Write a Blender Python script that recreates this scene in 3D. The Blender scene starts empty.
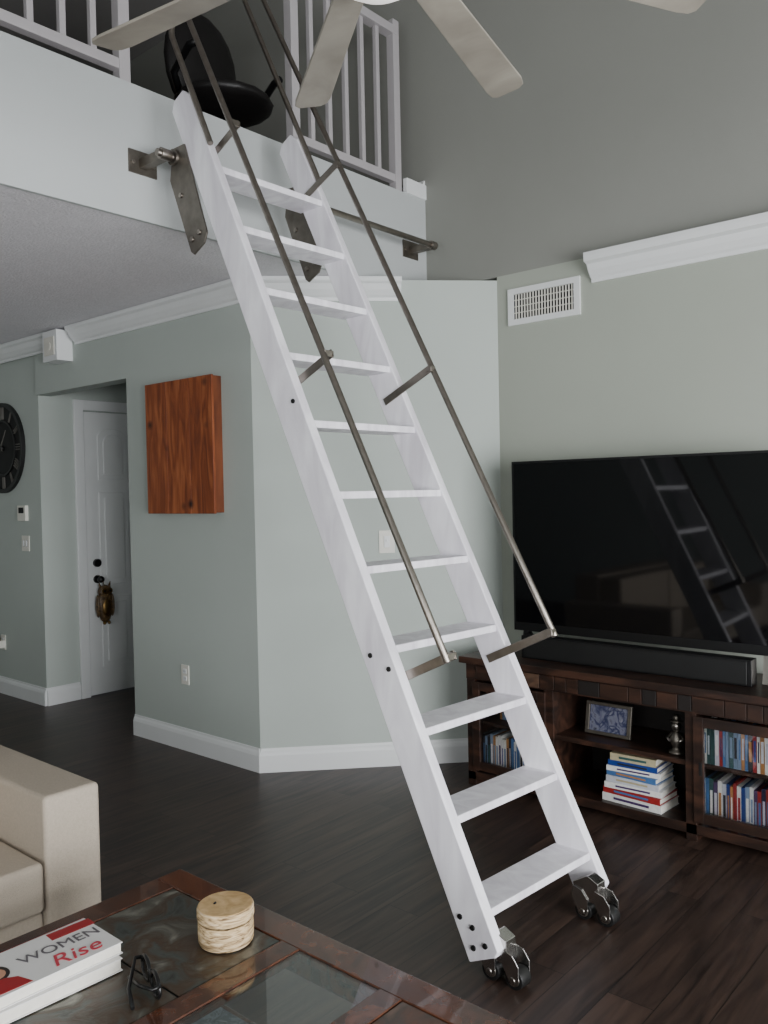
import bpy, bmesh, math, random
from mathutils import Vector, Matrix
random.seed(7)

# ------------------------------------------------------------------ materials
def new_mat(name):
    m=bpy.data.materials.new(name); m.use_nodes=True
    nt=m.node_tree; b=nt.nodes['Principled BSDF']
    return m,nt,b
def lin(c):
    return tuple(((v/255)/12.92 if v/255<=0.04045 else ((v/255+0.055)/1.055)**2.4) for v in c)+(1,)
def plain(name,c,rough=.5,metal=0,spec=.5,noise=0.06,scale=12,bump=0.0,bscale=60,coat=0):
    m,nt,b=new_mat(name); L=nt.links
    tc=nt.nodes.new('ShaderNodeTexCoord')
    n=nt.nodes.new('ShaderNodeTexNoise'); n.inputs['Scale'].default_value=scale; n.inputs['Detail'].default_value=5
    L.new(tc.outputs['Object'],n.inputs['Vector'])
    r=nt.nodes.new('ShaderNodeValToRGB')
    c=lin(c); 
    r.color_ramp.elements[0].position=.3; r.color_ramp.elements[1].position=.7
    r.color_ramp.elements[0].color=tuple(v*(1-noise) for v in c[:3])+(1,)
    r.color_ramp.elements[1].color=tuple(min(1,v*(1+noise)) for v in c[:3])+(1,)
    L.new(n.outputs['Fac'],r.inputs['Fac']); L.new(r.outputs['Color'],b.inputs['Base Color'])
    b.inputs['Roughness'].default_value=rough; b.inputs['Metallic'].default_value=metal
    b.inputs['Specular IOR Level'].default_value=spec; b.inputs['Coat Weight'].default_value=coat
    if bump:
        n2=nt.nodes.new('ShaderNodeTexNoise'); n2.inputs['Scale'].default_value=bscale; n2.inputs['Detail'].default_value=4
        L.new(tc.outputs['Object'],n2.inputs['Vector'])
        bp=nt.nodes.new('ShaderNodeBump'); bp.inputs['Strength'].default_value=bump; bp.inputs['Distance'].default_value=.01
        L.new(n2.outputs['Fac'],bp.inputs['Height']); L.new(bp.outputs['Normal'],b.inputs['Normal'])
    return m
def wood(name,c1,c2,scale=(3,40,40),rough=.4,bump=.1,dist=1.5,coat=0,c3=None,knots=None):
    m,nt,b=new_mat(name); L=nt.links
    tc=nt.nodes.new('ShaderNodeTexCoord'); mp=nt.nodes.new('ShaderNodeMapping'); mp.inputs['Scale'].default_value=scale
    L.new(tc.outputs['Object'],mp.inputs['Vector'])
    n=nt.nodes.new('ShaderNodeTexNoise'); n.inputs['Scale'].default_value=1; n.inputs['Detail'].default_value=8; n.inputs['Distortion'].default_value=dist
    L.new(mp.outputs['Vector'],n.inputs['Vector'])
    r=nt.nodes.new('ShaderNodeValToRGB'); r.color_ramp.elements[0].position=.32; r.color_ramp.elements[1].position=.68
    r.color_ramp.elements[0].color=lin(c1); r.color_ramp.elements[1].color=lin(c2)
    if c3:
        e=r.color_ramp.elements.new(.5); e.color=lin(c3)
    L.new(n.outputs['Fac'],r.inputs['Fac'])
    col=r.outputs['Color']
    if knots:
        v=nt.nodes.new('ShaderNodeTexVoronoi'); v.inputs['Scale'].default_value=knots[0]
        L.new(tc.outputs['Object'],v.inputs['Vector'])
        kr=nt.nodes.new('ShaderNodeValToRGB'); kr.color_ramp.elements[0].position=.05; kr.color_ramp.elements[0].color=lin(knots[1])
        kr.color_ramp.elements[1].position=.22; kr.color_ramp.elements[1].color=(1,1,1,1)
        L.new(v.outputs['Distance'],kr.inputs['Fac'])
        mx=nt.nodes.new('ShaderNodeMix'); mx.data_type='RGBA'; mx.blend_type='MULTIPLY'; mx.inputs['Factor'].default_value=1
        L.new(col,mx.inputs['A']); L.new(kr.outputs['Color'],mx.inputs['B']); col=mx.outputs['Result']
    L.new(col,b.inputs['Base Color'])
    b.inputs['Roughness'].default_value=rough; b.inputs['Coat Weight'].default_value=coat
    bp=nt.nodes.new('ShaderNodeBump'); bp.inputs['Strength'].default_value=bump; bp.inputs['Distance'].default_value=.004
    L.new(n.outputs['Fac'],bp.inputs['Height']); L.new(bp.outputs['Normal'],b.inputs['Normal'])
    return m
def floor_mat():
    m,nt,b=new_mat('dark_walnut_planks'); L=nt.links
    tc=nt.nodes.new('ShaderNodeTexCoord'); mp=nt.nodes.new('ShaderNodeMapping')
    L.new(tc.outputs['Object'],mp.inputs['Vector'])
    br=nt.nodes.new('ShaderNodeTexBrick'); br.offset=.37
    br.inputs['Scale'].default_value=1; br.inputs['Brick Width'].default_value=1.2; br.inputs['Row Height'].default_value=.15
    br.inputs['Mortar Size'].default_value=.0015; br.inputs['Bias'].default_value=0
    br.inputs['Color1'].default_value=(0,0,0,1); br.inputs['Color2'].default_value=(1,1,1,1); br.inputs['Mortar'].default_value=(.2,.2,.2,1)
    L.new(mp.outputs['Vector'],br.inputs['Vector'])
    mp2=nt.nodes.new('ShaderNodeMapping'); mp2.inputs['Scale'].default_value=(2.2,24,1)
    L.new(tc.outputs['Object'],mp2.inputs['Vector'])
    ad=nt.nodes.new('ShaderNodeVectorMath'); ad.operation='ADD'
    sc=nt.nodes.new('ShaderNodeVectorMath'); sc.operation='SCALE'; sc.inputs['Scale'].default_value=7
    L.new(br.outputs['Color'],sc.inputs[0]); L.new(mp2.outputs['Vector'],ad.inputs[0]); L.new(sc.outputs['Vector'],ad.inputs[1])
    n=nt.nodes.new('ShaderNodeTexNoise'); n.inputs['Scale'].default_value=1; n.inputs['Detail'].default_value=8; n.inputs['Distortion'].default_value=.8
    L.new(ad.outputs['Vector'],n.inputs['Vector'])
    r=nt.nodes.new('ShaderNodeValToRGB'); r.color_ramp.elements[0].position=.3; r.color_ramp.elements[1].position=.72
    r.color_ramp.elements[0].color=lin((38,28,25)); r.color_ramp.elements[1].color=lin((80,62,53))
    L.new(n.outputs['Fac'],r.inputs['Fac'])
    mx=nt.nodes.new('ShaderNodeMix'); mx.data_type='RGBA'; mx.blend_type='MULTIPLY'; mx.inputs['Factor'].default_value=.4
    L.new(r.outputs['Color'],mx.inputs['A'])
    r2=nt.nodes.new('ShaderNodeValToRGB'); r2.color_ramp.elements[0].color=(.4,.4,.4,1); r2.color_ramp.elements[1].color=(1,1,1,1)
    L.new(br.outputs['Color'],r2.inputs['Fac']); L.new(r2.outputs['Color'],mx.inputs['B'])
    mo=nt.nodes.new('ShaderNodeMix'); mo.data_type='RGBA'
    L.new(br.outputs['Fac'],mo.inputs['Factor']); L.new(mx.outputs['Result'],mo.inputs['A']); mo.inputs['B'].default_value=(.005,.004,.003,1)
    L.new(mo.outputs['Result'],b.inputs['Base Color'])
    b.inputs['Roughness'].default_value=.4
    bp=nt.nodes.new('ShaderNodeBump'); bp.inputs['Strength'].default_value=.15; bp.inputs['Distance'].default_value=.004
    L.new(n.outputs['Fac'],bp.inputs['Height']); L.new(bp.outputs['Normal'],b.inputs['Normal'])
    return m
def slate_mat(name,cols,scale=7,rough=.35,bump=.4):
    m,nt,b=new_mat(name); L=nt.links
    tc=nt.nodes.new('ShaderNodeTexCoord')
    n=nt.nodes.new('ShaderNodeTexNoise'); n.inputs['Scale'].default_value=scale; n.inputs['Detail'].default_value=10; n.inputs['Distortion'].default_value=1.2
    L.new(tc.outputs['Object'],n.inputs['Vector'])
    r=nt.nodes.new('ShaderNodeValToRGB'); cr=r.color_ramp
    cr.elements[0].position=.3; cr.elements[0].color=lin(cols[0]); cr.elements[1].position=.7; cr.elements[1].color=lin(cols[-1])
    for i,c in enumerate(cols[1:-1]):
        e=cr.elements.new(.3+.4*(i+1)/(len(cols)-1)); e.color=lin(c)
    L.new(n.outputs['Fac'],r.inputs['Fac']); L.new(r.outputs['Color'],b.inputs['Base Color'])
    b.inputs['Roughness'].default_value=rough
    bp=nt.nodes.new('ShaderNodeBump'); bp.inputs['Strength'].default_value=bump; bp.inputs['Distance'].default_value=.01
    L.new(n.outputs['Fac'],bp.inputs['Height']); L.new(bp.outputs['Normal'],b.inputs['Normal'])
    return m
def glass_mat(name,c=(1,1,1),rough=0,ior=1.45):
    m,nt,b=new_mat(name)
    b.inputs['Base Color'].default_value=(*c,1); b.inputs['Transmission Weight'].default_value=1; b.inputs['Roughness'].default_value=rough; b.inputs['IOR'].default_value=ior
    return m
def emis(name,c,s):
    m,nt,b=new_mat(name); b.inputs['Base Color'].default_value=(.8,.8,.8,1)
    b.inputs['Emission Color'].default_value=(*c,1); b.inputs['Emission Strength'].default_value=s
    return m

M=dict(
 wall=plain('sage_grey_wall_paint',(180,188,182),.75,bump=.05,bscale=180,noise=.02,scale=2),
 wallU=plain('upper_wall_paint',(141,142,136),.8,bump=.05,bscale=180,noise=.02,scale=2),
 wallT=plain('sage_grey_wall_paint_shaded',(166,171,160),.75,bump=.05,bscale=180,noise=.02,scale=2),  # darker copy of the wall paint; TV wall's dimmer light put into the colour
 loftface=plain('loft_face_paint',(184,188,188),.75,bump=.05,bscale=150,noise=.02,scale=2),
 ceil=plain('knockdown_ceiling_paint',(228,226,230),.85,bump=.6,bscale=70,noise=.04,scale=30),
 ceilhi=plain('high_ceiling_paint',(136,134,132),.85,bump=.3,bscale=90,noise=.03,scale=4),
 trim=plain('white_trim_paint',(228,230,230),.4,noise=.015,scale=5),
 ladder=wood('whitewashed_ladder_wood',(222,218,226),(250,249,254),(14,9,2.2),.42,.06,1.0),
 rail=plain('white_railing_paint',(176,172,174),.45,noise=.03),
 steel=plain('brushed_stainless_steel',(150,143,135),.36,1,noise=.12,scale=30),
 dsteel=plain('dull_steel_plate',(128,122,114),.45,1,noise=.15,scale=25),
 chrome=plain('polished_chrome',(200,198,195),.22,1,noise=.03),
 black=plain('black_rubber',(20,20,20),.5,noise=.1),
 bplastic=plain('black_plastic',(14,14,15),.35,noise=.05),
 screen=plain('tv_screen_glass',(5,5,7),.05,noise=.02,spec=.5),
 cherry=wood('cherry_wood_frame',(54,30,21),(100,60,41),(14,14,14),.24,.08,1.5,coat=.5),
 cedar=wood('knotty_cedar_boards',(110,52,26),(172,98,56),(8,16,2.5),.5,.12,1.6,c3=(142,72,36),knots=(6,(70,34,16))),
 cedark=wood('cedar_cabinet_edge',(92,44,22),(130,70,38),(10,10,3),.55,.12,1.0),
 console=wood('rustic_dark_console_wood',(28,18,14),(68,44,33),(12,3,12),.42,.15,1.5,c3=(45,29,22)),
 reclaimed=wood('reclaimed_block_wood',(56,40,32),(104,78,60),(12,6,12),.5,.2,1.5,c3=(76,56,44)),
 consolein=plain('console_interior',(22,15,12),.6,noise=.2),
 fabric=plain('beige_linen_upholstery',(184,172,156),.95,noise=.06,scale=150,bump=.5,bscale=420),
 slateA=slate_mat('grey_green_slate',[(36,36,33),(70,76,72),(70,54,40),(84,82,74),(128,126,116)],9),
 slateB=slate_mat('rust_slate',[(44,34,30),(96,64,48),(66,58,52),(118,92,74)]),
 glass=glass_mat('clear_glass'),
 tglass=glass_mat('table_glass',(.92,.96,.95),0,1.6),
 birch=wood('birch_bark',(92,70,46),(222,200,164),(14,14,80),.8,.6,2.5,c3=(192,164,122)),
 cork=wood('pale_wood_slice',(186,150,100),(218,186,138),(30,30,30),.7,.1,1),
 paper=plain('book_pages',(228,224,214),.8,noise=.05,scale=80),
 bcover=plain('white_book_cover',(226,224,222),.35,noise=.02),
 red=plain('red_print',(158,28,34),.4,noise=.05),
 pink=plain('rose_print',(190,56,72),.4,noise=.05),
 darkprint=plain('grey_print',(96,92,96),.4,noise=.05),
 skin=plain('portrait_skin_print',(196,146,118),.4,noise=.05),
 hair=plain('portrait_hair_print',(36,24,20),.4,noise=.05),
 ivory=plain('ivory_switch_plastic',(224,222,212),.4,noise=.02),
 dark=plain('dark_void',(18,18,18),.9,noise=.1),
 blade=wood('weathered_grey_blade',(128,122,112),(164,158,146),(4,4,4),.45,.05,1.0),
 nickel=plain('satin_nickel',(170,165,158),.3,1,noise=.05),
 clockm=plain('black_clock_metal',(16,16,16),.5,noise=.1),
 clockf=plain('dark_clock_backing',(30,31,30),.8,noise=.1),
 clockn=plain('aged_clock_numerals',(100,98,92),.6,noise=.1),
 owl=wood('bronze_owl',(46,34,22),(120,96,62),(60,60,60),.45,.3,1,c3=(84,64,40)),
 gold=plain('brass_detail',(130,104,64),.4,1,noise=.1),
 leather=plain('black_leather',(24,22,22),.45,noise=.1,bump=.2,bscale=120),
 mat=slate_mat('woven_grey_mat',[(70,78,84),(140,150,156),(96,104,110),(180,188,190)],26,.8),
 photo=slate_mat('photo_print',[(20,22,34),(110,112,130),(40,46,80),(150,150,160)],16,.2,0),
 tan=plain('tan_wood',(120,92,64),.5,noise=.15),
 floor=floor_mat(),
 lamp=emis('fan_light_glass',(1,.96,.9),.9),
)
bookcols=[(30,60,130),(190,192,200),(150,40,40),(40,40,46),(170,160,130),(70,110,160),(220,220,216),(44,80,80),(170,120,70),(70,50,90),(120,140,165),(24,28,60)]
BK=[plain('spine_colour_%d'%i,c,.4,noise=.08,scale=60) for i,c in enumerate(bookcols)]
DV=[BK[i] for i in (0,1,1,3,5,5,6,10,10,11,9,2,7,3,6,8)]

# ------------------------------------------------------------------ mesh builder
class MB:
    def __init__(s,name): s.name=name; s.bm=bmesh.new(); s.mats=[]
    def mi(s,m):
        if m not in s.mats: s.mats.append(m)
        return s.mats.index(m)
    def _faces(s,vs,fs,mat,smooth=False,T=None):
        i=s.mi(mat); bv=[]
        for v in vs:
            v=Vector(v)
            if T is not None: v=T@v
            bv.append(s.bm.verts.new(v))
        for k,f in enumerate(fs):
            try: fc=s.bm.faces.new([bv[j] for j in f])
            except ValueError: continue
            fc.material_index=i; fc.smooth=smooth if isinstance(smooth,bool) else smooth[k]
    def box(s,x0,x1,y0,y1,z0,z1,mat,T=None):
        vs=[(x,y,z) for z in (z0,z1) for y in (y0,y1) for x in (x0,x1)]
        s._faces(vs,[(0,2,3,1),(4,5,7,6),(0,1,5,4),(2,6,7,3),(0,4,6,2),(1,3,7,5)],mat,False,T); return s
    def prism(s,poly,axis,a0,a1,mat,T=None):
        n=len(poly)
        def P(p,a):
            return {'x':(a,p[0],p[1]),'y':(p[0],a,p[1]),'z':(p[0],p[1],a)}[axis]
        vs=[P(p,a0) for p in poly]+[P(p,a1) for p in poly]
        fs=[tuple(range(n)),tuple(range(2*n-1,n-1,-1))]+[(i,i+n,(i+1)%n+n,(i+1)%n) for i in range(n)]
        s._faces(vs,fs,mat,False,T); return s
    def cyl(s,p0,p1,r0,mat,r1=None,seg=24,T=None,smooth=True):
        if r1 is None: r1=r0
        p0=Vector(p0);p1=Vector(p1);d=(p1-p0).normalized()
        a=d.orthogonal().normalized(); b=d.cross(a)
        vs=[p0+(a*math.cos(2*math.pi*i/seg)+b*math.sin(2*math.pi*i/seg))*r0 for i in range(seg)]
        vs+=[p1+(a*math.cos(2*math.pi*i/seg)+b*math.sin(2*math.pi*i/seg))*r1 for i in range(seg)]
        fs=[tuple(range(seg-1,-1,-1)),tuple(range(seg,2*seg))]+[(i,(i+1)%seg,(i+1)%seg+seg,i+seg) for i in range(seg)]
        s._faces(vs,fs,mat,[False,False]+[smooth]*seg,T); return s
    def tube(s,pts,r,mat,seg=14,T=None):
        pts=[Vector(p) for p in pts]; n=len(pts)
        rs=r if isinstance(r,(list,tuple)) else [r]*n
        d=(pts[1]-pts[0]).normalized(); a=d.orthogonal().normalized(); vs=[]
        for k in range(n):
            if k==0: t=(pts[1]-pts[0])
            elif k==n-1: t=pts[-1]-pts[-2]
            else: t=(pts[k+1]-pts[k]).normalized()+(pts[k]-pts[k-1]).normalized()
            t.normalize(); a=(a-t*a.dot(t)).normalized(); b=t.cross(a)
            for i in range(seg):
                th=2*math.pi*i/seg; vs.append(pts[k]+(a*math.cos(th)+b*math.sin(th))*rs[k])
        fs=[tuple(range(seg-1,-1,-1)),tuple(range((n-1)*seg,n*seg))]
        for k in range(n-1):
            fs+=[(k*seg+i,k*seg+(i+1)%seg,(k+1)*seg+(i+1)%seg,(k+1)*seg+i) for i in range(seg)]
        s._faces(vs,fs,mat,[False,False]+[True]*(len(fs)-2),T); return s
    def lathe(s,prof,c,mat,seg=32,T=None,sx=1,sy=1):
        vs=[];n=len(prof)
        for r,z in prof:
            for i in range(seg):
                th=2*math.pi*i/seg; vs.append((c[0]+r*sx*math.cos(th),c[1]+r*sy*math.sin(th),c[2]+z))
        fs=[]
        for k in range(n-1):
            fs+=[(k*seg+i,k*seg+(i+1)%seg,(k+1)*seg+(i+1)%seg,(k+1)*seg+i) for i in range(seg)]
        fs+=[tuple(range(seg-1,-1,-1)),tuple(range((n-1)*seg,n*seg))]
        s._faces(vs,fs,mat,[True]*(len(fs)-2)+[False,False],T); return s
    def ball(s,c,r,mat,T=None,seg=16,rings=10):
        if not isinstance(r,(list,tuple)): r=(r,r,r)
        vs=[];
        for k in range(rings+1):
            ph=math.pi*(k/rings); ph=min(max(ph,.02),math.pi-.02)
            for i in range(seg):
                th=2*math.pi*i/seg
                vs.append((c[0]+r[0]*math.sin(ph)*math.cos(th),c[1]+r[1]*math.sin(ph)*math.sin(th),c[2]-r[2]*math.cos(ph)))
        fs=[]
        for k in range(rings):
            fs+=[(k*seg+i,k*seg+(i+1)%seg,(k+1)*seg+(i+1)%seg,(k+1)*seg+i) for i in range(seg)]
        fs+=[tuple(range(seg-1,-1,-1)),tuple(range(rings*seg,(rings+1)*seg))]
        s._faces(vs,fs,mat,True,T); return s
    def done(s,bevel=0,seg=2,subd=0,T=None):
        bmesh.ops.recalc_face_normals(s.bm,faces=s.bm.faces)
        me=bpy.data.meshes.new(s.name); s.bm.to_mesh(me); s.bm.free()
        for m in s.mats: me.materials.append(m)
        o=bpy.data.objects.new(s.name,me); bpy.context.collection.objects.link(o)
        if T is not None: o.matrix_world=T
        if bevel:
            b=o.modifiers.new('bevel','BEVEL'); b.width=bevel; b.segments=seg; b.limit_method='ANGLE'; b.angle_limit=math.radians(40)
        return o
def mould(name,p0,p1,n,prof,mat):
    m=MB(name); k=len(prof)
    vs=[(p[0]+n[0]*d,p[1]+n[1]*d,z) for p in (p0,p1) for d,z in prof]
    fs=[tuple(range(k)),tuple(range(2*k-1,k-1,-1))]+[(i,i+k,(i+1)%k+k,(i+1)%k) for i in range(k)]
    m._faces(vs,fs,mat); return m.done()
def crown(z,w=.085,h=.12): return [(0,z-h),(.012,z-h),(.014,z-h+.018),(.028,z-h+.028),(.05,z-h+.055),(.066,z-h+.085),(w-.004,z-h+.095),(w,z-.018),(w,z),(0,z)]
BASE=[(0,0),(.018,0),(.018,.095),(.013,.112),(.007,.122),(.005,.135),(0,.135)]

# ------------------------------------------------------------------ room shell
ZC=2.78; XT=4.15; XB=3.12; YL=3.21; ZL=3.36; ZT=5.3; YC=2.70
X0=-2.6; Y0=-3.0; Y1=8.6; XH=5.4; YD=6.16
MB('floor').box(X0-.15,XH+.15,Y0-.15,Y1+.15,-.1,0,M['floor']).done()
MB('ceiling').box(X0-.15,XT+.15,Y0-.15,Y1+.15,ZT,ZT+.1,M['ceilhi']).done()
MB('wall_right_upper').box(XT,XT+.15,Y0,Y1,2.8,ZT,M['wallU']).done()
MB('wall_right').box(XT,XT+.15,Y0,YC,0,2.8,M['wallT']).done()
MB('wall_diagonal').prism([(XB,3.67),(XT,YC),(XT+.15,YC),(XT+.15,4.93),(XB,4.93)],'z',0,ZC,M['wall']).done()
MB('wall_header').box(XB,XB+.12,4.93,YD,2.36,ZC,M['wall']).done()
dx0,dx1,dt=3.50,4.32,2.26
w=MB('wall_hall'); w.box(XB+.02,dx0-.004,YD,YD+.12,0,ZC,M['wall']).box(dx1+.004,XH,YD,YD+.12,0,ZC,M['wall']).box(dx0-.004,dx1+.004,YD,YD+.12,dt+.004,ZC,M['wall']); w.done()
MB('wall_hall_end').box(XH,XH+.12,4.8,YD+.12,0,ZC,M['wall']).done()
MB('wall_hall_side').box(XT+.15,XH,4.81,4.93,0,ZC,M['wall']).done()
MB('wall_entry').box(XB+.02,XB+.14,YD+.12,Y1,0,ZC,M['wall']).done()
MB('wall_far').box(X0,XB+.3,Y1,Y1+.15,0,ZT,M['wall']).done()
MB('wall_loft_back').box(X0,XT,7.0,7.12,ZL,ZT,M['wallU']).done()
lf=MB('loft_slab')
lf.box(X0,XT,YL+.02,Y1,ZC+.004,ZL-.02,M['ceil'])
lf.box(X0,XT,YL,YL+.02,ZC,ZL-.0,M['loftface'])
lf.box(X0,XT,YL+.02,Y1,ZL-.02,ZL,M['floor'])
lf.box(XT,XH+.12,4.8,YD+.12,ZC,ZC+.1,M['ceil'])
lf.done()
w=MB('wall_left')
w.box(X0-.15,X0,Y0,-2.2,0,ZT,M['wall']).box(X0-.15,X0,1.2,Y1,0,ZT,M['wall'])
w.box(X0-.15,X0,-2.2,1.2,0,.8,M['wall']).box(X0-.15,X0,-2.2,1.2,2.3,ZT,M['wall']); w.done()
w=MB('wall_back')
w.box(X0-.15,-1.6,Y0-.15,Y0,0,ZT,M['wall']).box(3.0,XT+.15,Y0-.15,Y0,0,ZT,M['wall'])
w.box(-1.6,3.0,Y0-.15,Y0,2.35,ZT,M['wall']); w.done()
w=MB('window_1')
w.box(X0-.1,X0-.04,-2.2,1.2,.8,.86,M['trim']).box(X0-.1,X0-.04,-2.2,1.2,2.24,2.3,M['trim'])
for y in (-2.2,-1.08,.02,1.14): w.box(X0-.1,X0-.04,y,y+.06,.86,2.24,M['trim'])
w.done()
w=MB('window_2')
w.box(-1.6,3.0,Y0-.1,Y0-.04,0,.07,M['trim']).box(-1.6,3.0,Y0-.1,Y0-.04,2.28,2.35,M['trim'])
for x in (-1.6,-.07,1.46,2.93): w.box(x,x+.07,Y0-.1,Y0-.04,.07,2.28,M['trim'])
w.done()
dg=Vector((XT-XB,YC-3.67)).normalized(); dn=(dg.y,-dg.x)
mould('baseboard_entry',(XB,3.66),(XB,4.93),(-1,0),BASE,M['trim'])
mould('baseboard_diagonal',(XB-.007,3.677),(XT,YC),dn,BASE,M['trim'])
mould('baseboard_right',(XT,Y0),(XT,YC),(-1,0),BASE,M['trim'])
mould('baseboard_far_left',(XB+.02,YD),(XB+.02,Y1),(-1,0),BASE,M['trim'])
mould('baseboard_hall',(XB+.02,YD),(3.41,YD),(0,-1),BASE,M['trim'])
mould('trim_1',(XB,3.64),(XB,5.55),(-1,0),crown(ZC),M['trim'])
mould('trim_2',(XB,5.86),(XB,Y1),(-1,0),crown(ZC),M['trim'])
mould('trim_3',(XB-.03,3.698),(3.74,3.086),dn,crown(ZC),M['trim'])
mould('trim_4',(XT,Y0),(XT,2.10),(-1,0),crown(2.8,.1,.14),M['trim'])
mould('trim_5',(XT,YL),(XT,5.0),(-1,0),[(0,ZL),(.02,ZL),(.02,ZL+.1),(.01,ZL+.12),(0,ZL+.12)],M['trim'])
MB('trim_6').box(3.96,XT,YL-.012,YL+.02,ZL,ZL+.09,M['trim']).done(.004)

# ------------------------------------------------------------------ door
d=MB('door_1'); yf=YD
d.box(dx0-.085,dx0-.008,yf-.026,yf-.001,0,dt+.09,M['trim']).box(dx1+.008,dx1+.085,yf-.026,yf-.001,0,dt+.09,M['trim'])
d.box(dx0-.008,dx1+.008,yf-.026,yf-.001,dt+.01,dt+.09,M['trim'])
d.box(dx0,dx1,yf-.014,yf+.02,.008,dt,M['trim'])
for px in (dx0+.11,dx0+.45):
    for z0,z1,arch in ((.22,.78,0),(.88,1.62,0),(1.72,2.1,1)):
        for e,t in ((0,.022),(.045,.02)):
            x0,x1=px+e,px+.26-e; a,bz=z0+e,z1-e
            if arch:
                cx=(x0+x1)/2; wv=(x1-x0)/2
                poly=[(x0,a),(x1,a)]+[(cx+wv*math.cos(t_),bz-.04+.07*math.sin(t_)) for t_ in [math.pi*i/10 for i in range(11)]]
                d.prism(poly,'y',yf-.014-(.008 if e==0 else .017),yf-.013,M['trim'])
            else: d.box(x0,x1,yf-.014-(.008 if e==0 else .017),yf-.013,a,bz,M['trim'])
d.cyl((3.575,yf-.014,1.06),(3.575,yf-.04,1.06),.032,M['bplastic'])
d.cyl((3.575,yf-.014,.93),(3.575,yf-.03,.93),.032,M['bplastic']).cyl((3.575,yf-.03,.93),(3.575,yf-.06,.93),.012,M['bplastic'])
d.ball((3.575,yf-.075,.93),.028,M['bplastic'])
for z in (.3,1.2,2.0): d.box(dx1-.006,dx1+.01,yf-.03,yf-.013,z,z+.09,M['nickel'])
d.done(.003)
o=MB('owl_door_hanger'); oc=(3.585,yf-.11,.735)
o.lathe([(.01,-.15),(.04,-.12),(.07,-.04),(.074,.02),(.058,.07),(.03,.1)],oc,M['owl'],20,sy=.45)
o.ball((oc[0],oc[1],oc[2]+.1),(.06,.035,.052),M['owl'])
for sx in (-1,1):
    o.cyl((oc[0]+sx*.035,oc[1],oc[2]+.125),(oc[0]+sx*.05,oc[1],oc[2]+.18),.014,M['owl'],.002,10)
    o.cyl((oc[0]+sx*.024,oc[1]-.028,oc[2]+.108),(oc[0]+sx*.024,oc[1]-.042,oc[2]+.108),.021,M['gold'],None,16)
    o.cyl((oc[0]+sx*.024,oc[1]-.042,oc[2]+.108),(oc[0]+sx*.024,oc[1]-.045,oc[2]+.108),.009,M['bplastic'],None,12)
    o.ball((oc[0]+sx*.062,oc[1],oc[2]-.01),(.016,.026,.09),M['owl'])
    o.ball((oc[0]+sx*.02,oc[1]-.02,oc[2]-.145),(.013,.016,.014),M['gold'])
o.ball((oc[0],oc[1]-.022,oc[2]-.02),(.04,.018,.07),M['gold'])
o.cyl((oc[0],oc[1]-.035,oc[2]+.095),(oc[0],oc[1]-.05,oc[2]+.075),.008,M['gold'],.001,8)
o.tube([(oc[0],oc[1],oc[2]+.14),(oc[0]-.008,oc[1]+.01,oc[2]+.18),(3.575,yf-.052,.962)],.003,M['owl'],8)
o.done()

# ------------------------------------------------------------------ ladder
sy,sz=.423,.906; ny,nz=-.906,.423      # along the slope / out from the climbing face
def LP(t,o): return (1.58+sy*t+ny*o, .05+sz*t+nz*o)
lad=bpy.data.objects.new('loft_ladder',None); bpy.context.collection.objects.link(lad)
XL,XR=2.195,2.852
def adopt(o,skew=True):
    if skew:      # the foot of the ladder sits a touch out of square with the loft
        for v in o.data.vertices:
            k=max(0,(v.co.x-XL)/(XR-XL)); v.co.y-=.06*k*(1-v.co.z/3.2)
    o.parent=lad; return o
W=.13; LT=3.56
for nm,xa,xb in (('stringer_1',XL,XL+.04),('stringer_2',XR-.04,XR)):
    m=MB(nm)
    m.prism([LP(0,0),LP(0,W-.02),LP(.015,W),LP(LT-.08,W),LP(LT-.03,W-.03),LP(LT-.03,W-.06),LP(LT-.03,.03),LP(LT-.06,0)],'x',xa,xb,M['ladder'])
    adopt(m.done(.004))
m=MB('treads'); m2=MB('tread_bolts')
for i in range(11):
    z=.226+i*.2705
    t=(z-.05-nz*W)/sz; yfr=LP(t,W)[0]
    m.box(XL+.035,XR-.035,yfr+.004,yfr+.15,z-.028,z,M['ladder'])
adopt(m.done(.003))
for t,oo in ((.04,.09),(.04,.04),(.10,.065),(.14,.03),(.96,.10),(1.03,.04),(2.02,.10)):
    y,z=LP(t,oo); m2.cyl((XL+.001,y,z),(XL-.005,y,z),.009,M['black'],None,12)
adopt(m2.done())
def offr(t): return .345-.029*(t-.9)
def railpts(x,t0,t1,ret):
    P=[]
    for k in range(0,9):
        t=t0+(t1-t0)*k/8; P.append((x,)+LP(t,offr(t)))
    off=offr(t1); r=(off-ret)/2
    for k in range(1,9):
        a=math.pi*k/8; P.append((x,)+LP(t1+r*math.sin(a),off-r+r*math.cos(a)))
    P.append((x,)+LP(LT-.35,ret))
    return P
for nm,x,xs,t1 in (('handrail_1',XL+.006,XL+.04,3.78),('handrail_2',XR-.022,XR-.04,4.35)):
    m=MB(nm)
    m.tube(railpts(x,.90,t1,W+.012),.0125,M['steel'],16)
    for t in (.92,2.10,3.2):
        off=offr(t)
        s_=-1 if nm=='handrail_2' else 1
        xa=xs; xb=xs+s_*.006
        m.prism([LP(t-.016,.03),LP(t-.016,off+.012),LP(t+.016,off+.012),LP(t+.016,.03)],'x',min(xa,xb),max(xa,xb),M['steel'])
        yy_,zz_=LP(t,off); m.box(min(x,xa,xb)-.003,max(x,xb,xa)+.003,yy_-.012,yy_+.012,zz_-.012,zz_+.012,M['steel'])
    adopt(m.done(.002))
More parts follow.
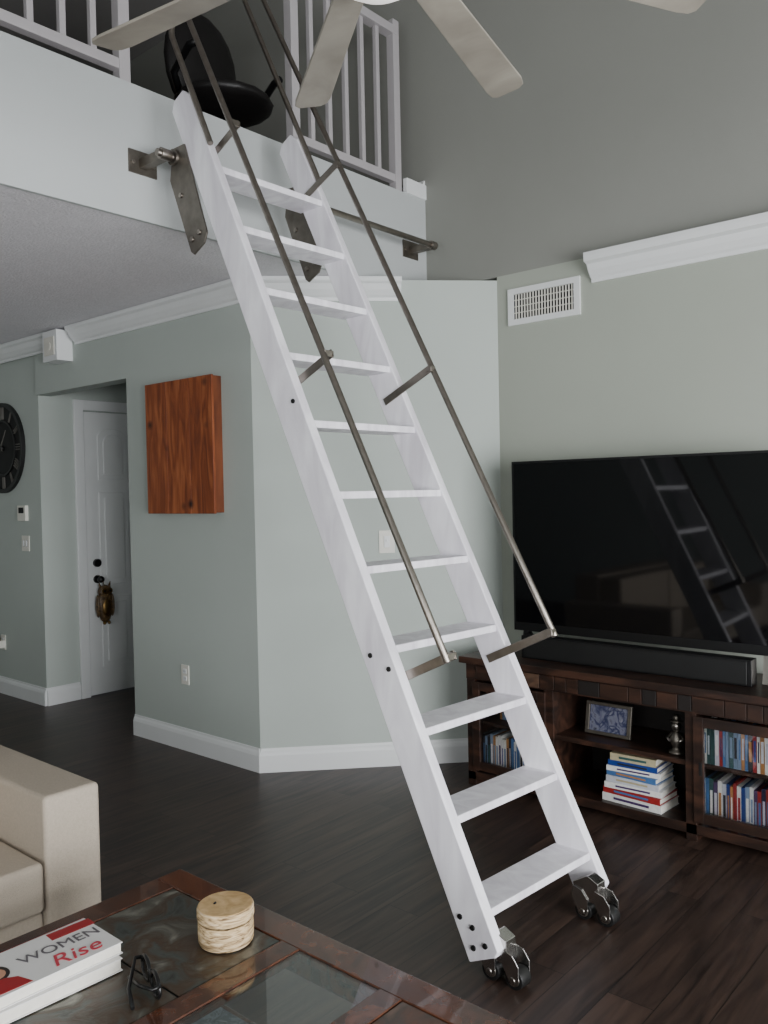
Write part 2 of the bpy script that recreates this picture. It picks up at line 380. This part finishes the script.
for nm,xa,xb in (('hook_plate_1',XL-.008,XL),('hook_plate_2',XR,XR+.008)):
    m=MB(nm)
    m.prism([(2.97,3.06),(3.05,3.06),(3.075,2.93),(2.94,2.60),(2.92,2.585),(2.85,2.62),(2.83,2.66)],'x',xa,xb,M['dsteel'])
    for p in ((2.88,2.67),(2.93,2.65),(3.0,2.85)): m.cyl((xa-.006,p[0],p[1]),(xb+.006,p[0],p[1]),.011,M['steel'],None,10)
    m.cyl((xa-.012,3.04,3.02),(xb+.012,3.04,3.02),.034,M['dsteel'],None,24)
    adopt(m.done(.001),False)
for nm,xc in (('caster_1',2.245),('caster_2',XR-.075)):
    m=MB(nm)
    m.prism([(1.46,.07),(1.55,.07),(1.56,.13),(1.50,.165),(1.46,.145)],'x',xc-.02,xc+.03,M['chrome'])
    for y in (1.435,1.522):
        pts=[(y-.010,.018),(y-.022,.045),(y-.022,.08),(y+.0,.11),(y+.035,.12),(y+.045,.085),(y+.012,.02)]
        for xx in (xc-.026,xc+.032): m.prism(pts,'x',xx,xx+.004,M['chrome'])
        m.cyl((xc-.020,y,.032),(xc+.028,y,.032),.032,M['black'],None,28)
        m.cyl((xc-.029,y,.032),(xc+.040,y,.032),.010,M['nickel'],None,12)
        m.cyl((xc-.022,y,.032),(xc+.030,y,.032),.021,M['nickel'],None,24)
    adopt(m.done(.002))
m=MB('rail_bar')
m.cyl((2.10,3.04,3.02),(4.02,3.04,3.02),.016,M['steel'])
for x in (2.14,3.99):
    m.box(x-.07,x+.07,YL-.008,YL,2.975,3.075,M['dsteel'])
    m.box(x-.02,x+.02,3.03,YL-.006,3.0,3.04,M['dsteel'])
    m.cyl((x-.025,3.04,3.02),(x+.025,3.04,3.02),.024,M['steel'])
    for dxx in (-.05,.05): m.cyl((x+dxx,YL-.008,3.02),(x+dxx,YL-.016,3.02),.009,M['steel'],None,8)
adopt(m.done(.001),False)

# ------------------------------------------------------------------ loft railings
def railing(nm,xs,posts,x0,x1):
    m=MB(nm)
    m.box(x0,x1,YL+.03,YL+.075,ZL+.06,ZL+.105,M['rail'])
    m.box(x0,x1,YL+.02,YL+.085,ZL+.93,ZL+.98,M['rail'])
    for x in xs: m.box(x-.014,x+.014,YL+.038,YL+.066,ZL+.105,ZL+.93,M['rail'])
    for x in posts: m.box(x-.027,x+.027,YL+.025,YL+.079,ZL,ZL+1.02,M['rail'])
    m.done(.003)
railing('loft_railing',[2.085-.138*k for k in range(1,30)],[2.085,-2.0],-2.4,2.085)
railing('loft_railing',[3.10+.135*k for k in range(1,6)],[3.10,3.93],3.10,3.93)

m=MB('office_chair'); cx,cy=3.2,3.95
for k in range(5):
    a=2*math.pi*k/5+.3
    m.tube([(cx,cy,ZL+.12),(cx+.28*math.cos(a),cy+.28*math.sin(a),ZL+.07)],.02,M['bplastic'],8)
    m.ball((cx+.28*math.cos(a),cy+.28*math.sin(a),ZL+.03),.03,M['bplastic'])
m.cyl((cx,cy,ZL+.1),(cx,cy,ZL+.45),.03,M['bplastic'])
m.ball((cx,cy,ZL+.5),(.29,.29,.07),M['leather'])
m.ball((cx+.05,cy+.27,ZL+.82),(.27,.07,.33),M['leather'])
for s_ in (-1,1):
    m.tube([(cx+s_*.22,cy+.1,ZL+.48),(cx+s_*.31,cy+.05,ZL+.6),(cx+s_*.31,cy-.1,ZL+.7),(cx+s_*.3,cy-.16,ZL+.7)],.022,M['bplastic'],10)
m.done()
m=MB('loft_desk')
m.box(1.5,3.5,4.75,5.4,ZL+.72,ZL+.76,M['tan'])
m.box(2.6,3.4,5.1,5.38,ZL+.05,ZL+.7,M['tan'])
for x in (1.53,3.42):
    for y in (4.8,5.3): m.box(x,x+.05,y,y+.05,ZL,ZL+.72,M['tan'])
m.done(.004)

# ------------------------------------------------------------------ wall fixtures
m=MB('wood_wall_cabinet')
m.box(3.06,XB,3.94,4.60,1.475,2.27,M['cedark'])
for a,b in ((3.935,4.153),(4.156,4.382),(4.385,4.605)): m.box(3.045,3.06,a,b,1.47,2.275,M['cedar'])
m.done(.002)
def plate(nm,c,n,wd,ht,kind):
    n=Vector((n[0],n[1],0)).normalized(); t=Vector((-n.y,n.x,0)); T=Matrix((( t.x,n.x,0,c[0]),(t.y,n.y,0,c[1]),(0,0,1,c[2]),(0,0,0,1)))
    m=MB(nm); m.box(-wd/2,wd/2,0,.006,-ht/2,ht/2,M['ivory'],T)
    if kind=='outlet':
        for z in (-.022,.022):
            m.box(-.017,.017,.006,.009,z-.014,z+.014,M['trim'],T)
            for x in (-.007,.006): m.box(x,x+.002,.009,.0095,z-.006,z+.006,M['dark'],T)
    if kind=='switch2':
        for x in (-.024,.024):
            m.box(x-.012,x+.012,.006,.008,-.026,.026,M['dark'],T); m.box(x-.010,x+.010,.006,.012,-.024,.024,M['trim'],T)
    if kind=='switch':
        m.box(-.017,.017,.006,.011,-.033,.033,M['trim'],T); m.box(-.005,.005,.011,.02,-.002,.012,M['trim'],T)
    m.done(.0015)
plate('wall_outlet',(XB,4.36,.47),(-1,0),.075,.12,'outlet')
sp=Vector((XB,3.67))+dg*.745
plate('light_switch',(sp.x,sp.y,1.29),dn,.09,.13,'switch')
plate('light_switch',(XB+.02,6.42,1.235),(-1,0),.12,.12,'switch2')
plate('wall_outlet',(XB+.02,6.85,.42),(-1,0),.075,.12,'outlet')
m=MB('thermostat'); m.box(3.115,XB+.022,6.37,6.50,1.41,1.53,M['ivory']).box(3.112,3.116,6.395,6.475,1.47,1.515,M['clockf']); m.done(.003)
m=MB('night_light_plug'); m.box(3.07,3.131,6.80,6.87,.38,.44,M['ivory']).ball((3.085,6.835,.45),(.02,.025,.03),M['gold']); m.done(.004)
m=MB('door_chime_box'); m.box(3.0,3.121,5.6,5.8,2.55,2.765,M['trim']).box(2.995,3.001,5.63,5.77,2.59,2.72,M['ivory'])
m.cyl((2.996,5.7,2.655),(2.990,5.7,2.655),.03,M['ivory'],None,20)
m.done(.004)
m=MB('wall_clock'); cy,cz,R=6.74,1.99,.36; xw=XB+.02
def ring(m,r0,r1,xa,xb,mat,seg=56):
    for i in range(seg):
        a=2*math.pi*i/seg;b=2*math.pi*(i+1)/seg
        poly=[(cy+r*math.cos(q),cz+r*math.sin(q)) for r,q in ((r0,a),(r1,a),(r1,b),(r0,b))]
        m.prism(poly,'x',xa,xb,mat)
m.cyl((xw,cy,cz),(xw-.006,cy,cz),R-.02,M['clockf'],None,56)
ring(m,R-.03,R,xw-.03,xw,M['clockm']); ring(m,R-.15,R-.135,xw-.022,xw-.004,M['clockm'])
nums=['XII','I','II','III','IIII','V','VI','VII','VIII','IX','X','XI']
for k in range(12):
    a=math.pi/2-2*math.pi*k/12
    rad=Vector((-math.cos(a),math.sin(a))); tan=Vector((-rad.y,rad.x))
    s_=nums[k]; n=len(s_); wd=.02
    for j,ch in enumerate(s_):
        off=(j-(n-1)/2)*wd
        def bar(o0,o1,w_=.007):
            p0=rad*(R-.13)+tan*o0; p1=rad*(R-.035)+tan*o1; q=tan*w_/2
            m.prism([(cy+v.x,cz+v.y) for v in (p0-q,p1-q,p1+q,p0+q)],'x',xw-.018,xw-.006,M['clockn'])
        if ch=='I': bar(off,off)
        elif ch=='V': bar(off,off-.009);bar(off,off+.009)
        else: bar(off-.009,off+.009);bar(off+.009,off-.009)
for ang,l,w_ in ((2.2,.17,.016),(.6,.26,.010)):
    v=Vector((math.cos(ang),math.sin(ang))); q=Vector((-v.y,v.x))*w_/2
    m.prism([(cy+p.x,cz+p.y) for p in (-v*.04-q,v*l-q*.3,v*l+q*.3,-v*.04+q)],'x',xw-.034,xw-.03,M['clockn'])
m.cyl((xw-.004,cy,cz),(xw-.038,cy,cz),.022,M['clockm'])
m.done()
m=MB('air_vent'); y0,y1,z0,z1=2.17,2.62,2.505,2.71
for a in ((y0,y1,z0,z0+.032),(y0,y1,z1-.032,z1),(y0,y0+.035,z0+.032,z1-.032),(y1-.035,y1,z0+.032,z1-.032)): m.box(XT-.014,XT,*a,M['trim'])
m.box(XT-.003,XT-.0005,y0+.036,y1-.036,z0+.033,z1-.033,M['dark'])
k=y0+.045
while k<y1-.045: m.box(XT-.011,XT-.003,k,k+.005,z0+.033,z1-.033,M['ivory']); k+=.0185
for j in range(1,4): m.box(XT-.0095,XT-.003,y0+.036,y1-.036,z0+.03+j*.036,z0+.033+j*.036,M['ivory'])
m.done()

# ------------------------------------------------------------------ TV + console
cx0,cx1,cyA,cyB=3.68,4.11,.92,2.63; H=.69
m=MB('media_console'); C=M['console']
m.box(cx0-.03,cx1,cyA-.03,cyB+.03,H-.035,H,C)
m.box(cx0-.005,cx1,cyA,cyB,H-.12,H-.035,C)
yy=cyA+.01
while yy<cyB-.08:
    wd=random.uniform(.06,.15); m.box(cx0-.013,cx0-.004,yy,min(yy+wd-.004,cyB-.01),H-.112,H-.043,random.choice([C,C,M['reclaimed'],M['consolein']])); yy+=wd
for y in (cyA,cyB-.05,1.40,2.11): m.box(cx0,cx1,y,y+.05,.0,H-.12,C)
m.box(cx0,cx1,cyA,cyB,.03,.075,C)
m.box(cx1-.02,cx1,cyA,cyB,.05,H-.1,M['consolein'])
m.box(cx0+.02,cx1,1.45,2.11,.325,.35,C)
m.box(cx0+.03,cx1,cyA+.05,1.40,.325,.343,C); m.box(cx0+.03,cx1,2.16,cyB-.05,.325,.343,C)
for a,b in ((cyA+.04,1.41),(2.15,cyB-.04)):
    for q in ((a,a+.045,.09,.56),(b-.045,b,.09,.56),(a+.045,b-.045,.09,.135),(a+.045,b-.045,.515,.56)): m.box(cx0-.012,cx0+.012,*q,C)
    m.box(cx0-.002,cx0+.002,a+.045,b-.045,.135,.515,M['glass'])
m.box(cx0-.014,cx0-.010,1.37,1.385,.30,.36,M['black'])
m.box(cx0-.014,cx0-.010,2.175,2.19,.30,.36,M['black'])
m.done(.003)
def row(nm,ya,yb,z,hh,x,dep=.14,tw=.015):
    m=MB(nm); y=ya
    while y<yb:
        t=tw*random.uniform(.85,1.3); h_=hh*random.uniform(.93,1.03)
        mt=random.choice(DV); m.box(x,x+dep,y,y+t-.0012,z,z+h_,mt)
        m.box(x-.0006,x,y+.003,y+t-.005,z+h_*.25,z+h_*.75,random.choice(DV))
        y+=t
    m.done()
row('dvd_collection',cyA+.08,1.38,.344,.18,3.72); row('dvd_collection',cyA+.08,1.38,.076,.2,3.72)
row('dvd_collection',2.22,2.55,.076,.2,3.72); row('dvd_collection',2.3,2.5,.344,.14,3.8)
m=MB('book_stack'); z=.0755
for i,(h_,ci,l) in enumerate(((.037,6,.3),(.030,2,.29),(.028,6,.28),(.03,1,.26),(.026,5,.25),(.024,6,.26),(.026,0,.24),(.034,4,.22))):
    T=Matrix.Translation((3.80,1.715,0))@Matrix.Rotation(random.uniform(-.08,.08),4,'Z')
    m.box(-.09,.09,-l/2,l/2,z,z+.003,BK[ci],T).box(-.09,.09,-l/2,l/2,z+h_-.003,z+h_,BK[ci],T).box(-.092,-.088,-l/2,l/2,z,z+h_,BK[ci],T)
    m.box(-.086,.086,-l/2+.004,l/2-.004,z+.003,z+h_-.003,M['paper'],T)
    m.box(-.0935,-.092,-l*.3,l*.3,z+h_*.35,z+h_*.65,BK[(ci+3)%12],T)
    z+=h_+.0005
m.done()
m=MB('photo_frame')
T=Matrix.Translation((3.82,1.89,.353))@Matrix.Rotation(.18,4,'Y')
for q in ((-.12,.12,0,.016),(-.12,.12,.142,.158),(-.12,-.1,0.016,.142),(.1,.12,0.016,.142)): m.box(-.008,.008,*q,M['dsteel'],T)
m.box(-.002,.006,-.1,.1,.016,.142,M['photo'],T)
m.box(.008,.012,-.03,.03,.0,.1,M['black'],T); m.done(.002)
m=MB('figurine'); fc=(3.76,1.52,.351)
m.lathe([(.035,0),(.036,.012),(.02,.018),(.018,.03),(.028,.05),(.03,.07),(.018,.095),(.012,.105)],fc,M['dsteel'],20)
m.ball((fc[0],fc[1],fc[2]+.125),(.022,.022,.025),M['nickel']); m.ball((fc[0],fc[1],fc[2]+.15),(.028,.028,.008),M['dsteel'])
m.lathe([(.016,.15),(.015,.175),(.004,.18)],fc,M['dsteel'],16)
for s_ in (-1,1): m.tube([(fc[0],fc[1]+s_*.018,fc[2]+.092),(fc[0]-.01,fc[1]+s_*.04,fc[2]+.07),(fc[0]-.03,fc[1]+s_*.02,fc[2]+.065)],.007,M['nickel'],8)
m.done()
m=MB('paper_notebook'); m.box(3.75,3.9,2.17,2.21,.344,.50,M['paper']); m.done(.002)
m=MB('television'); tx=3.90; ya,yb,za,zb=.98,2.465,.815,1.722
m.box(tx,tx+.03,ya,yb,za,zb,M['bplastic'])
m.box(tx-.0015,tx,ya+.012,yb-.012,za+.045,zb-.012,M['screen'])
m.box(tx+.03,tx+.07,ya+.25,yb-.25,za+.05,zb-.3,M['bplastic'])
for y in (ya+.17,yb-.085):
    m.prism([(tx-.02,H+.001),(tx+.0,H+.001),(tx+.02,za+.01),(tx+.005,za+.01)],'y',y,y+.03,M['nickel'] if y<1.5 else M['bplastic'])
    m.prism([(tx+.14,H+.001),(tx+.12,H+.001),(tx+.01,za+.01),(tx+.025,za+.01)],'y',y,y+.03,M['bplastic'])
m.done(.003)
m=MB('soundbar'); m.box(3.80,3.872,1.20,2.36,H+.001,H+.118,M['bplastic']); m.box(3.797,3.801,1.22,2.34,H+.008,H+.11,M['black']); m.done(.008,3)

# ------------------------------------------------------------------ sofa
m=MB('sofa'); F=M['fabric']
def soft(m,x0,x1,y0,y1,z0,z1): m.box(x0,x1,y0,y1,z0,z1,F)
ax1=1.485; ax0=1.29; fy=2.57
soft(m,ax0,ax1,fy,3.50,.09,.625)
soft(m,-.9,-.70,fy,3.50,.09,.625)
soft(m,-.9+.2,ax0,fy+.02,3.45,.09,.255)
soft(m,-.7,ax0,3.28,3.50,.25,.84)
for x in (-.69,.31): soft(m,x,x+.97,fy-.01,3.2,.265,.425)
for x in (-.69,.31): soft(m,x,x+.97,3.08,3.28,.43,.82)
for x in (-.82,1.38):
    for y in (fy+.08,3.42): m.cyl((x,y,0),(x,y,.095),.018,M['cherry'],.026,12)
m.done(.032,4)

# ------------------------------------------------------------------ coffee table
m=MB('coffee_table'); K=M['cherry']; TX0,TX1,TY0,TY1=.40,1.49,.66,2.135; TZ=.45
fw=.085
m.box(TX1-fw,TX1,TY0,TY1,TZ-.035,TZ,K); m.box(TX0,TX0+fw,TY0,TY1,TZ-.035,TZ,K)
m.box(TX0+fw,TX1-fw,TY1-fw,TY1,TZ-.035,TZ,K); m.box(TX0+fw,TX1-fw,TY0,TY0+fw,TZ-.035,TZ,K)
for ya_ in (1.525,1.195): m.box(TX0+fw,TX1-fw,ya_,ya_+.065,TZ-.035,TZ,K)
m.box(TX0+.03,TX1-.03,TY0+.03,TY0+.055,TZ-.10,TZ-.035,K); m.box(TX0+.03,TX1-.03,TY1-.055,TY1-.03,TZ-.10,TZ-.035,K)
m.box(TX0+.03,TX0+.055,TY0+.055,TY1-.055,TZ-.10,TZ-.035,K); m.box(TX1-.055,TX1-.03,TY0+.055,TY1-.055,TZ-.10,TZ-.035,K)
for (pa,pb,mt) in ((1.59,TY1-fw,M['slateA']),(TY0+fw,1.195,M['slateB'])):
    m.box(TX0+fw,TX1-fw,pa,pb,TZ-.03,TZ-.006,M['black'])
    nx=3
    wdt=(TX1-TX0-2*fw)/nx
    for i in range(nx):
        m.box(TX0+fw+i*wdt+.003,TX0+fw+(i+1)*wdt-.003,pa+.003,pb-.003,TZ-.006,TZ-.002,mt)
for x in (TX0+.02,TX1-.09):
    for y in (TY0+.02,TY1-.09): m.box(x,x+.07,y,y+.07,0,TZ-.035,K)
m.box(TX0+.04,TX1-.04,TY0+.04,TY1-.04,.12,.145,K)
m.box(TX0+fw-.005,TX1-fw+.005,1.255,1.53,TZ-.012,TZ-.004,M['tglass'])
m.done(.004)
m=MB('woven_mat'); m.box(TX0+.1,TX1-.06,.85,2.0,.1455,.152,M['mat']); m.done(.002)
m=MB('birch_bark_box'); c=(1.318,1.70,TZ)
m.lathe([(.066,.001),(.069,.008),(.070,.03),(.069,.058)],c,M['birch'],40)
m.lathe([(.064,.058),(.064,.062)],c,M['black'],40)
m.lathe([(.070,.062),(.0715,.066),(.071,.088),(.069,.092)],c,M['birch'],40)
m.cyl((c[0],c[1],TZ+.0915),(c[0],c[1],TZ+.0935),.067,M['cork'],None,40)
m.tube([(c[0]-.02,c[1]+.02,TZ+.0935),(c[0]-.018,c[1]+.015,TZ+.098)],.003,M['black'],8)
m.done(.0015)
def book(m,T,w,l,z,h,mat,spine):
    m.box(0,w,0,l,z,z+.0025,mat,T).box(0,w,0,l,z+h-.0025,z+h,mat,T)
    m.box(.003,w-.003,.003,l-.003,z+.0025,z+h-.0025,M['paper'],T)
    m.box(-.0015,w,l-.002,l+.0015,z,z+h,spine,T)
TB=Matrix.Translation((.77,1.80,TZ+.001))@Matrix.Rotation(-.04,4,'Z')
m=MB('magazine_stack'); book(m,TB@Matrix.Translation((-.01,-.006,0)),.315,.185,0,.03,M['bcover'],M['bcover'])
book(m,TB@Matrix.Translation((.006,.002,0))@Matrix.Rotation(.03,4,'Z'),.31,.18,.0305,.028,M['bcover'],M['red'])
m.box(.20,.31,.142,.178,.0587,.0592,M['red'],TB@Matrix.Translation((.006,.002,0)))
m.cyl((.045,.10,.0587),(.045,.10,.0593),.038,M['hair'],None,24,TB); m.cyl((.05,.098,.0590),(.05,.098,.0597),.024,M['skin'],None,24,TB)
m.prism([(.0,.012),(.1,.012),(.085,.055),(.06,.07),(.035,.07),(.01,.055)],'z',.0587,.0594,M['red'],TB)
bk=m.done(.0008)
def text(nm,s,size,T,mat,shear=0,ext=.0004,parent=None):
    cu=bpy.data.curves.new(nm,'FONT'); cu.body=s; cu.size=size; cu.extrude=ext; cu.shear=shear
    ob=bpy.data.objects.new(nm,cu); bpy.context.collection.objects.link(ob)
    bpy.context.view_layer.update()
    dg_=bpy.context.evaluated_depsgraph_get(); me=bpy.data.meshes.new_from_object(ob.evaluated_get(dg_))
    bpy.data.objects.remove(ob); me.transform(T); me.materials.clear(); me.materials.append(mat)
    ob=bpy.data.objects.new(nm,me); bpy.context.collection.objects.link(ob)
    if parent: ob.parent=parent
    return ob
text('title_text_1','WOMEN',.050,TB@Matrix.Translation((.11,.093,.0595)),M['darkprint'],0,.0004,bk)
text('title_text_2','Rise',.072,TB@Matrix.Translation((.155,.026,.0595)),M['pink'],.3,.0004,bk)
m=MB('sunglasses'); T=Matrix.Translation((1.075,1.665,TZ))@Matrix.Rotation(1.25,4,'Z')@Matrix.Scale(1.15,4)
for s_ in (-1,1):
    pts=[(s_*.034+.029*math.cos(a),.0,.026+.022*math.sin(a)) for a in [2*math.pi*i/16 for i in range(17)]]
    m.tube(pts,.004,M['bplastic'],8,T); m.prism([(p[0],p[2]) for p in pts[:-1]],'y',-.0012,.0012,M['screen'],T)
    m.tube([(s_*.062,0,.036),(s_*.066,.014,.036),(s_*.0,.034+.01*s_,.014),(-s_*.055,.04+.01*s_,.006)],.0042,M['bplastic'],8,T)
m.tube([(-.012,0,.032),(0,-.002,.035),(.012,0,.032)],.004,M['bplastic'],8,T)
m.done()

# ------------------------------------------------------------------ ceiling fan
fx,fy_,fz=1.40,1.20,2.80
m=MB('ceiling_fan')
m.cyl((fx,fy_,fz+.16),(fx,fy_,ZT),.016,M['nickel'])
m.lathe([(.02,-.12),(.07,-.09),(.075,0)],(fx,fy_,ZT),M['nickel'],32)
m.lathe([(.03,.2),(.05,.16),(.13,.12),(.16,.06),(.16,.0),(.12,-.04),(.11,-.07)],(fx,fy_,fz),M['nickel'],40)
m.lathe([(.115,-.07),(.12,-.085),(.10,-.12),(.06,-.145),(.015,-.155)],(fx,fy_,fz),M['lamp'],40)
for k in range(9):
    a=math.radians((14,55,98,138,175,215,255,295,332)[k])
    T=Matrix.Translation((fx,fy_,fz))@Matrix.Rotation(a,4,'Z')@Matrix.Rotation(math.radians(-11),4,'X')
    poly=[(.20,-.040),(.84,-.056),(.875,-.05),(.89,-.032),(.89,.038),(.875,.052),(.84,.056),(.20,.040)]
    m.prism(poly,'z',-.004,.004,M['blade'],T)
    m.box(.12,.27,-.022,.022,.004,.010,M['nickel'],T)
m.done(.002)

# ------------------------------------------------------------------ light
w=bpy.data.worlds.new('World'); bpy.context.scene.world=w; w.use_nodes=True
nt=w.node_tree; bg=nt.nodes['Background']
sky=nt.nodes.new('ShaderNodeTexSky'); sky.sky_type='HOSEK_WILKIE'; sky.turbidity=6; sky.sun_direction=(.3,.4,.8)
nt.links.new(sky.outputs['Color'],bg.inputs['Color']); bg.inputs['Strength'].default_value=.5
def area(nm,loc,rot,sx,sy_,p,c):
    l=bpy.data.lights.new(nm,'AREA'); l.shape='RECTANGLE'; l.size=sx; l.size_y=sy_; l.energy=p; l.color=c
    o=bpy.data.objects.new(nm,l); o.location=loc; o.rotation_euler=rot; bpy.context.collection.objects.link(o)
area('daylight_patio_door',(.7,Y0-.22,1.2),(math.radians(90),0,0),4.5,2.2,540,(.97,.98,1))
area('daylight_window',(X0-.25,-.5,1.55),(0,math.radians(-90),0),1.4,3.3,115,(.97,.98,1))

# ------------------------------------------------------------------ camera
yaw,pit,rol=math.radians(40.93),math.radians(-1.30),math.radians(-1.20)
f=Vector((math.cos(yaw)*math.cos(pit),math.sin(yaw)*math.cos(pit),math.sin(pit)))
r=Vector((math.sin(yaw),-math.cos(yaw),0)); u=r.cross(f)
r2=r*math.cos(rol)+u*math.sin(rol); u2=-r*math.sin(rol)+u*math.cos(rol)
cd=bpy.data.cameras.new('camera'); co=bpy.data.objects.new('camera',cd); bpy.context.collection.objects.link(co)
cd.sensor_fit='VERTICAL'; cd.sensor_height=36; cd.lens=845/1024*36; cd.clip_start=.05
co.matrix_world=Matrix(((r2.x,u2.x,-f.x,0),(r2.y,u2.y,-f.y,0),(r2.z,u2.z,-f.z,1.57),(0,0,0,1)))
bpy.context.scene.camera=co
